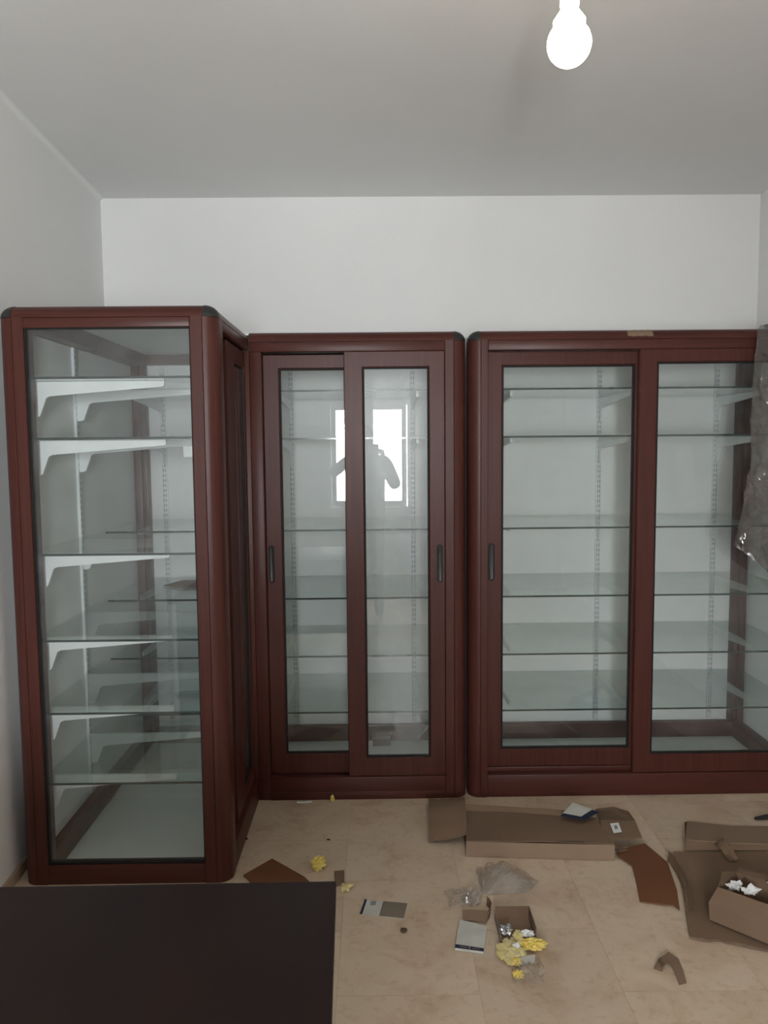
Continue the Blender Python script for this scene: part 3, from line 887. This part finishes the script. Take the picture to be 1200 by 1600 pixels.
# 8 flyer
f8 = thing('flyer', 'flat flyer with navy edge and grey half, alone on the tiles near the desk', 'leaflet', (0.01, 2.46, 0))
def quad_sub(a, b_, c, d, u0, u1, v0, v1, z, lift=0.0):
    A_, B_, C_, D_ = (Vector((*p, 0)) for p in (a, b_, c, d))
    def P_(u, v):
        q = (A_.lerp(B_, u)).lerp(D_.lerp(C_, u), v)
        return (q.x, q.y, z + lift)
    return [P_(u0, v0), P_(u1, v0), P_(u1, v1), P_(u0, v1)]
qa = ((-0.055, 2.524), (0.089, 2.498), (0.073, 2.413), (-0.070, 2.441))
obj('sheet', fan_sheet(B(), [quad_sub(*qa, 0, 1, 0, 1, 0.0016)], 0.0012), 'paper', f8)
obj('navy_band', fan_sheet(B(), [quad_sub(*qa, 0, 0.055, 0, 1, 0.0022)], 0.0005), 'navy', f8)
obj('grey_field', fan_sheet(B(), [quad_sub(*qa, 0.44, 0.995, 0.01, 0.99, 0.0022)], 0.0005), 'grey_paper', f8)
obj('printed_code', fan_sheet(B(), [quad_sub(*qa, 0.16, 0.28, 0.06, 0.34, 0.0022)], 0.0005), 'slot', f8, 'small grey printed patch')

# 9 small white box front with navy stripe and curling flap
k9 = thing('opened_packet', 'torn-open small white packet with a navy bottom stripe and a curling brown flap', 'packet', (0.28, 2.32, 0))
qb = ((0.252, 2.392), (0.334, 2.352), (0.306, 2.229), (0.222, 2.249))
obj('panel', fan_sheet(B(), [quad_sub(*qb, 0, 1, 0, 1, 0.010)], 0.008), 'paper', k9)
obj('navy_band', fan_sheet(B(), [quad_sub(*qb, 0, 1, 0.88, 1.0, 0.0106)], 0.0005), 'navy', k9)
obj('emblem', fan_sheet(B(), [quad_sub(*qb, 0.47, 0.54, 0.90, 0.98, 0.0111)], 0.0004), 'grey_paper', k9, 'tiny pale printed mark on the stripe')
for u0, u1 in ((0.16, 0.42), (0.60, 0.86)):
    obj('print_line', fan_sheet(B(), [quad_sub(*qb, u0, u1, 0.93, 0.955, 0.0111)], 0.0004), 'grey_paper', k9, 'tiny line of print')
obj('curled_flap', curved_sheet(B(), ((0.262, 2.388, 0.010), (0.262, 2.410, 0.030)), ((0.335, 2.372, 0.010), (0.345, 2.385, 0.040)), n=6, bulge=(0, 0.006, 0), m=3, thick=0.002), 'card', k9)
obj('curled_flap', curved_sheet(B(), ((0.333, 2.372, 0.010), (0.340, 2.385, 0.042)), ((0.350, 2.480, 0.003), (0.352, 2.486, 0.030)), n=8, bulge=(0.014, 0, 0), m=3, thick=0.002), 'card', k9)

# 10 small open box
k10 = thing('small_open_box', 'small open brown box lying on the tiles behind the crumpled yellow wrapping', 'box', (0.42, 2.36, 0))
xs0, xs1, ys0, ys1, hb_ = 0.368, 0.474, 2.285, 2.402, 0.045
obj('bottom', B().box(xs0, xs1, ys0, ys1, 0.001, 0.003), 'card3', k10)
obj('rear_side', B().box(xs0, xs1, ys1 - 0.003, ys1, 0.003, hb_), 'card', k10)
obj('left_side', B().box(xs0 - 0.003, xs0, ys0, ys1, 0.001, 0.022), 'grey_paper', k10)
obj('right_side', B().box(xs1, xs1 + 0.003, ys0, ys1, 0.001, hb_), 'card', k10)

def bits(name, mat, lst, cat, grp, **kw):
    for (x, y, z, a, b_, c, sd, lab) in lst:
        tag(obj(name, crumple(x, y, z, a, b_, c, sd, **kw), mat, origin=(x, y, z)), lab, cat, grp)
bits('foil_ball', 'chrome', [(0.391, 2.325, 0.003, 0.021, 0.019, 0.013, 11, 'crumpled silver foil in the small open box'), ], 'foil', None, amp=0.8)
bits('paper_curl', 'white_paper', [(0.452, 2.302, 0.006, 0.022, 0.013, 0.010, 12, 'white curved paper piece at the front of the small open box'), (0.405, 2.230, 0.022, 0.011, 0.011, 0.006, 13, 'round white paper dot on the crumpled yellow wrapping')], 'paper scrap', None, amp=0.7)
bits('yellow_wrapping', 'pale_yellow', [(0.388, 2.230, 0.0, 0.040, 0.055, 0.010, 21, 'largest pale yellow crumpled wrapping in front of the small open box'), (0.420, 2.285, 0.004, 0.014, 0.026, 0.014, 22, 'narrow yellow wrapping standing up at the edge of the small open box')], 'wrapping', 'yellow wrapping on the floor', amp=0.5, sub=5, freq=3.0)
bits('yellow_wrapping', 'yellow', [(0.462, 2.258, 0.0, 0.038, 0.024, 0.013, 23, 'bright yellow twisted wrapping right of the small open box front'), (0.394, 2.178, 0.004, 0.016, 0.014, 0.008, 24, 'small bright yellow wrapping bit at the near end of the pale yellow heap'), (0.392, 2.128, 0.0, 0.016, 0.014, 0.008, 25, 'small yellow scrap beside the clear plastic packet'), (-0.227, 2.735, 0.0, 0.024, 0.038, 0.016, 26, 'crumpled yellow wrapping between the desk and the middle cabinet'), (-0.205, 3.262, 0.0, 0.008, 0.008, 0.014, 27, 'tiny yellow scrap touching the foot of the middle cabinet')], 'wrapping', 'yellow wrapping on the floor', amp=0.55, sub=5, freq=3.0)

# 11 tied clear plastic bag, smaller film pieces
def film_bag(cx, cy, rx, ry, h, rot, seed, neck=True):
    b = B()
    bmesh.ops.create_icosphere(b.bm, subdivisions=5, radius=1.0)
    for v in b.bm.verts:
        d = v.co.normalized()
        q = Vector((d.x * 1.5 + seed, d.y * 1.5, d.z * 1.5))
        rid = abs(noise.noise(q * 1.6)) * 0.9 + abs(noise.noise(q * 4.0)) * 0.35
        f = 0.82 + 0.42 * noise.noise(q) - 0.22 * rid + 0.12
        x, y, z = d.x * f * rx, d.y * f * ry, (0.5 + 0.5 * d.z * f) * h
        if neck and x < -rx * 0.35:             # gathers to a neck, then flares again
            t = min(1.0, (-x / rx - 0.35) / 0.65)
            y *= 1 - 0.85 * t
            x -= 0.35 * rx * t
            z *= 1 - 0.5 * t
        v.co = Vector((cx + x * cos(rot) - y * sin(rot), cy + x * sin(rot) + y * cos(rot), max(z, 0.001)))
    return b
bg = thing('plastic_bag', 'clear crumpled plastic bag with a twisted neck, in front of the long carton', 'plastic bag', (0.43, 2.63, 0))
def fan_bag(apex, a0, a1, R1, h, seed, layers=2):
    """Gathered bag: sheets fanning out of the twisted neck with radial creases."""
    b = B()
    na, nr = 60, 26
    for L in range(layers):
        G = []
        for i in range(na + 1):
            a = radians(a0 + (a1 - a0) * i / na)
            edge = 1 - 0.35 * abs(2 * i / na - 1) ** 3 + 0.10 * noise.noise(Vector((i * 0.13, seed, L * 3.0)))
            row = []
            for j in range(nr + 1):
                r = R1 * edge * (0.06 + 0.94 * j / nr)
                t = j / nr
                cr = abs(noise.noise(Vector((a * 3.4, t * 1.2, seed + L * 7)))) + 0.35 * abs(noise.noise(Vector((a * 7, t * 3.0, seed + L * 5))))
                up = sin(pi * min(1, t * 1.02)) ** 0.7 * (1 - abs(2 * i / na - 1) ** 2.5)
                z = 0.002 + h * up * (0.25 + 0.95 * cr) * (1.0 if L == 0 else 0.45)
                row.append(b.bm.verts.new((apex[0] + r * cos(a), apex[1] + r * sin(a), z)))
            G.append(row)
        for i in range(na):
            for j in range(nr):
                b.bm.faces.new((G[i][j], G[i + 1][j], G[i + 1][j + 1], G[i][j + 1]))
    return b
obj('bag_body', fan_bag((0.345, 2.535), 5, 92, 0.225, 0.075, 3), 'film', bg, ang=22)
obj('bag_neck', fan_bag((0.350, 2.540), 175, 250, 0.085, 0.050, 6), 'film', bg, ang=22)

def film_sheet(x0, x1, y0, y1, h, seed, n=22, rot=0.0):
    b = B()
    cx, cy = (x0 + x1) / 2, (y0 + y1) / 2
    G = []
    for i in range(n + 1):
        row = []
        for j in range(n + 1):
            u, v = i / n - 0.5, j / n - 0.5
            x, y = u * (x1 - x0), v * (y1 - y0)
            q = Vector((u * 4 + seed, v * 4, seed * 2.0))
            z = h * (0.35 + 0.9 * abs(noise.noise(q)) + 0.5 * abs(noise.noise(q * 2.4))) * (1 - max(abs(u), abs(v)) * 1.6) + 0.001
            x += 0.012 * noise.noise(q * 0.7 + Vector((5, 0, 0)))
            y += 0.012 * noise.noise(q * 0.7 + Vector((0, 5, 0)))
            row.append(b.bm.verts.new((cx + x * cos(rot) - y * sin(rot), cy + x * sin(rot) + y * cos(rot), max(z, 0.001))))
        G.append(row)
    for i in range(n):
        for j in range(n):
            b.bm.faces.new((G[i][j], G[i + 1][j], G[i + 1][j + 1], G[i][j + 1]))
    return b
tag(obj('plastic_film', film_sheet(0.220, 0.310, 2.470, 2.575, 0.030, 4, rot=0.2), 'film', origin=(0.27, 2.52, 0), ang=20), 'small flat piece of clear film left of the tied plastic bag', 'plastic film', 'clear film pieces on the tiles')
pk = thing('plastic_packet', 'small clear plastic packet nearest the camera, below the yellow wrapping', 'packet', (0.425, 2.16, 0), 'clear film pieces on the tiles')
obj('film', film_sheet(0.372, 0.470, 2.090, 2.215, 0.030, 9, rot=-0.05), 'film', pk, ang=20)
obj('insert', fan_sheet(B(), [[(0.410, 2.195, 0.014), (0.455, 2.198, 0.020), (0.448, 2.168, 0.018), (0.408, 2.166, 0.012)]], 0.0015), 'paper', pk, 'pale inner slip')

# 13 cardboard corner behind the desk
tag(obj('cardboard_piece', fan_sheet(B(), [[(-0.490, 2.679, 0.006), (-0.402, 2.789, 0.006), (-0.270, 2.662, 0.006), (-0.20, 2.55, 0.006), (-0.36, 2.50, 0.006)]]), 'card2', origin=(-0.38, 2.65, 0)), 'pointed brown cardboard piece on the tiles just behind the desk', 'cardboard')
tag(obj('cardboard_chip', fan_sheet(B(), [[(-0.168, 2.700, 0.004), (-0.132, 2.706, 0.004), (-0.128, 2.62, 0.006), (-0.160, 2.60, 0.004)]]), 'card', origin=(-0.15, 2.65, 0)), 'small brown chip peeping out at the far right corner of the desk', 'cardboard scrap', 'torn cardboard scraps')
bits('paper_crumb', 'pale_yellow', [(-0.122, 2.585, 0.0, 0.018, 0.022, 0.010, 31, 'crumpled pale scrap beside the right edge of the desk')], 'paper scrap', None, amp=1.0)
bits('dirt_speck', 'dark_bit', [(-0.522, 2.943, 0, 0.006, 0.006, 0.004, 41, 'black speck on the floor beside the left wing'), (-0.202, 2.929, 0, 0.008, 0.005, 0.003, 42, 'tiny dark speck on the tiles in front of the middle cabinet')], 'speck', 'specks on the floor', sub=2)
bits('dirt_speck', 'brown_bit', [(0.071, 2.349, 0, 0.011, 0.013, 0.004, 43, 'brown speck on the tiles between the flyer and the white packet')], 'speck', 'specks on the floor', sub=2)
tag(obj('white_stick', B().tube([(-0.357, 3.252, 0.004), (-0.325, 3.250, 0.004), (-0.294, 3.256, 0.004)], 0.0035), 'white_paper', origin=(-0.325, 3.25, 0)), 'thin white stick on the floor at the foot of the middle cabinet', 'stick')
tag(obj('dark_tool', B().tube([(1.515, 3.038, 0.010), (1.56, 3.045, 0.012), (1.66, 3.06, 0.014)], [0.006, 0.010, 0.012]), 'dark_bit', origin=(1.56, 3.04, 0)), 'dark rod lying behind the flattened box at the right edge', 'rod')

# items inside the corner
po = B()
fan_sheet(po, [[(-1.020, 3.690, 0.876), (-0.945, 3.755, 0.888), (-0.80, 3.78, 0.890), (-0.73, 3.68, 0.878), (-0.845, 3.600, 0.874), (-0.93, 3.63, 0.880)]])
tag(obj('cardboard_offcut', po, 'card', origin=(-0.88, 3.69, 0.869)), 'brown cardboard offcut lying on a glass shelf inside the corner', 'cardboard')
tag(obj('white_clip', B().box(-0.712, -0.655, 2.90, 2.925, 1.490, 1.532, 0.003), 'white_metal', origin=(-0.68, 2.91, 1.49)), 'small white plastic block hanging under the second shelf of the left wing', 'clip')
tag(obj('wooden_offcut', B().box(-0.035, 0.055, 3.85, 3.90, 0.0125, 0.050, 0.004), 'wood_h', origin=(0, 3.87, 0.0125)), 'short reddish brown offcut inside the middle cabinet on its floor', 'offcut')
tag(obj('metal_sliver', B().tube([(0.190, 3.890, 0.016), (0.208, 3.900, 0.048), (0.236, 3.915, 0.074), (0.262, 3.924, 0.094)], [0.002, 0.005, 0.008, 0.004]), 'chrome', origin=(0.2, 3.9, 0.014)), 'shiny metal sliver at the lower right inside the middle cabinet', 'metal scrap')

# ------------------------------------------------------------------ plastic sheeting hung from the top of the wide cabinet
EDGE = [(2.06, 1.590), (2.004, 1.585), (1.99, 1.573), (1.90, 1.557), (1.762, 1.536), (1.64, 1.520), (1.529, 1.517), (1.503, 1.528), (1.42, 1.512), (1.346, 1.497), (1.27, 1.480), (1.201, 1.465), (1.15, 1.455), (1.108, 1.455)]
LOW = [(1.455, 1.108), (1.497, 1.028), (1.552, 0.960), (1.621, 0.879), (1.72, 0.80), (1.89, 0.74)]
def edge_x(z):
    for (za, xa), (zb, xb) in zip(EDGE, EDGE[1:]):
        if za >= z >= zb:
            return xa + (xb - xa) * (za - z) / (za - zb)
    return EDGE[-1][1]
def low_z(x):
    for (xa, za), (xb, zb) in zip(LOW, LOW[1:]):
        if xa <= x <= xb:
            return za + (zb - za) * (x - xa) / (xb - xa)
    return LOW[-1][1]
sh = B()
NU, NV = 70, 150
G = []
for j in range(NV + 1):
    row = []
    for i in range(NU + 1):
        u = i / NU
        v = j / NV
        if v < 0.12:                         # the part lying on the cabinet top
            w = v / 0.12
            x = 1.60 + (1 - w) * 0.17 + u * (0.289 - (1 - w) * 0.17)
            y, z = 3.60 - w * (3.60 - YM + 0.02), 2.006 + 0.012 * abs(noise.noise(Vector((u * 5, w * 4, 1)))) + 0.004
        else:
            w = (v - 0.12) / 0.88
            # column i hangs from (xtop) to the slanted hem
            xt = 1.588 + u * 0.302
            xb = 1.455 + u * (1.89 - 1.455)
            zb = low_z(xb)
            z = 2.006 + (zb - 2.006) * w
            xl = edge_x(z) if z > 1.108 else 1.455 + (1.108 - z) * 0.74
            s = xl + (1.89 - xl) * u
            x = s
            y = YM - 0.022 - 0.06 * min(1, w * 3.0) - 0.035 * w
            fold = noise.noise(Vector((x * 7 + z * 1.5, z * 1.3, 3.3)))
            cr = abs(noise.noise(Vector((x * 12 - z * 5, z * 9, 7.7)))) + 0.25 * abs(noise.noise(Vector((x * 26, z * 18 + x * 9, 2.2))))
            y += 0.045 * fold * min(1, w * 4) - 0.040 * cr * min(1, w * 5)
            x += 0.006 * noise.noise(Vector((z * 14, u * 3, 1.1))) * (1 - u)
            y = min(y, YM - 0.016)
        row.append(sh.bm.verts.new((x, y, z)))
    G.append(row)
for j in range(NV):
    for i in range(NU):
        sh.bm.faces.new((G[j][i], G[j][i + 1], G[j + 1][i + 1], G[j + 1][i]))
tag(obj('plastic_sheeting', sh, 'sheeting', origin=(1.7, YM, 2.0), ang=60), 'cloudy crumpled plastic sheeting hanging down over the right end of the wide cabinet', 'plastic sheet')

# ------------------------------------------------------------------ the photographer, seen only as a reflection in the glass doors
pn = thing('person', 'person in dark clothes holding up a phone, mirrored in the middle cabinet doors', 'person', (-0.15, -0.42, 0))
def skinned(name, verts, edges, mat, root, sub=2):
    me = bpy.data.meshes.new(name)
    o0 = Vector(pn.location)
    me.from_pydata([Vector(p[:3]) - o0 for p in verts], edges, [])
    me.materials.append(M[mat])
    o = bpy.data.objects.new(name, me)
    COL.objects.link(o)
    o.parent = pn
    sk = o.modifiers.new('skin', 'SKIN')
    sk.use_smooth_shade = True
    for i, p in enumerate(verts):
        r = p[3]
        me.skin_vertices[0].data[i].radius = (r, p[4] if len(p) > 4 else r)
    me.skin_vertices[0].data[root].use_root = True
    sb = o.modifiers.new('subdivision', 'SUBSURF')
    sb.levels = sb.render_levels = sub
    return o
PX, PY = -0.105, -0.42
bv = [(PX, PY, 0.95, .19, .13), (PX, PY, 1.10, .19, .13), (PX, PY, 1.26, .20, .13), (PX, PY, 1.38, .15, .10), (PX, PY + .01, 1.47, .055),
      (PX - .17, PY, 1.385, .06), (PX - .30, PY + .10, 1.28, .050), (PX - .12, PY + .31, 1.42, .036), (PX - .02, PY + .37, 1.46, .028),
      (PX + .17, PY, 1.385, .06), (PX + .275, PY + .12, 1.17, .060), (PX + .21, PY + .32, 1.38, .036), (PX + .16, PY + .37, 1.44, .028),
      (PX - .09, PY, .86, .095), (PX - .10, PY + .02, .48, .062), (PX - .11, PY - .02, .09, .045), (PX - .12, PY + .14, .04, .038),
      (PX + .09, PY, .86, .095), (PX + .10, PY + .02, .48, .062), (PX + .11, PY - .02, .09, .045), (PX + .12, PY + .14, .04, .038)]
be = [(0, 1), (1, 2), (2, 3), (3, 4), (3, 5), (5, 6), (6, 7), (7, 8), (3, 9), (9, 10), (10, 11), (11, 12), (0, 13), (13, 14), (14, 15), (15, 16), (0, 17), (17, 18), (18, 19), (19, 20)]
skinned('body', bv, be, 'cloth', 0)
hd = B()
bmesh.ops.create_uvsphere(hd.bm, u_segments=32, v_segments=24, radius=1.0)
for v in hd.bm.verts:
    d = v.co.copy()
    x, y, z = d.x * 0.074, d.y * 0.092, d.z * 0.112
    if z < 0:
        x *= 1 - 0.35 * (-d.z) ** 1.5
        y *= 1 - 0.12 * (-d.z)
    if d.y > 0.6 and abs(d.x) < 0.22 and -0.35 < d.z < 0.1:
        y += 0.018 * (1 - abs(d.x) / 0.22)
    if d.y > 0.6 and 0.02 < d.z < 0.25 and 0.25 < abs(d.x) < 0.55:
        y -= 0.006
    v.co = Vector((PX + x, PY + 0.03 + y, 1.60 + z))
hd_o = obj('head', hd, 'skin', pn, ang=80)
hr = B()
bmesh.ops.create_uvsphere(hr.bm, u_segments=28, v_segments=20, radius=1.0)
for v in hr.bm.verts:
    d = v.co
    v.co = Vector((PX + d.x * 0.082, PY + 0.012 + d.y * 0.094, 1.625 + d.z * 0.100))
obj('hair', hr, 'hair', pn, ang=80)
for sx, hx, hy, hz in ((-1, PX - .005, PY + .385, 1.475), (1, PX + .155, PY + .385, 1.455)):
    hv = [(hx, hy - .02, hz - .03, .022), (hx, hy, hz, .030, .018)]
    he = [(0, 1)]
    for f in range(4):
        y0_ = hz - 0.016 + f * 0.016
        b0 = len(hv)
        hv += [(hx - sx * -0.010, hy + .004, y0_ + .004, .009), (hx + sx * -0.022, hy + .020, y0_ + .010, .008), (hx + sx * -0.040, hy + .014, y0_ + .012, .0075)]
        he += [(1, b0), (b0, b0 + 1), (b0 + 1, b0 + 2)]
    b0 = len(hv)
    hv += [(hx + sx * -0.012, hy - .018, hz + .020, .0105), (hx + sx * -0.032, hy - .012, hz + .034, .0095)]
    he += [(1, b0), (b0, b0 + 1)]
    skinned('hand', hv, he, 'skin', 0, 1)
tag(obj('phone', B().box(-0.055, 0.020, -0.040, -0.032, 1.39, 1.545, 0.003), 'black', origin=(-0.02, -0.036, 1.46)), 'black phone held up by the mirrored person', 'phone')
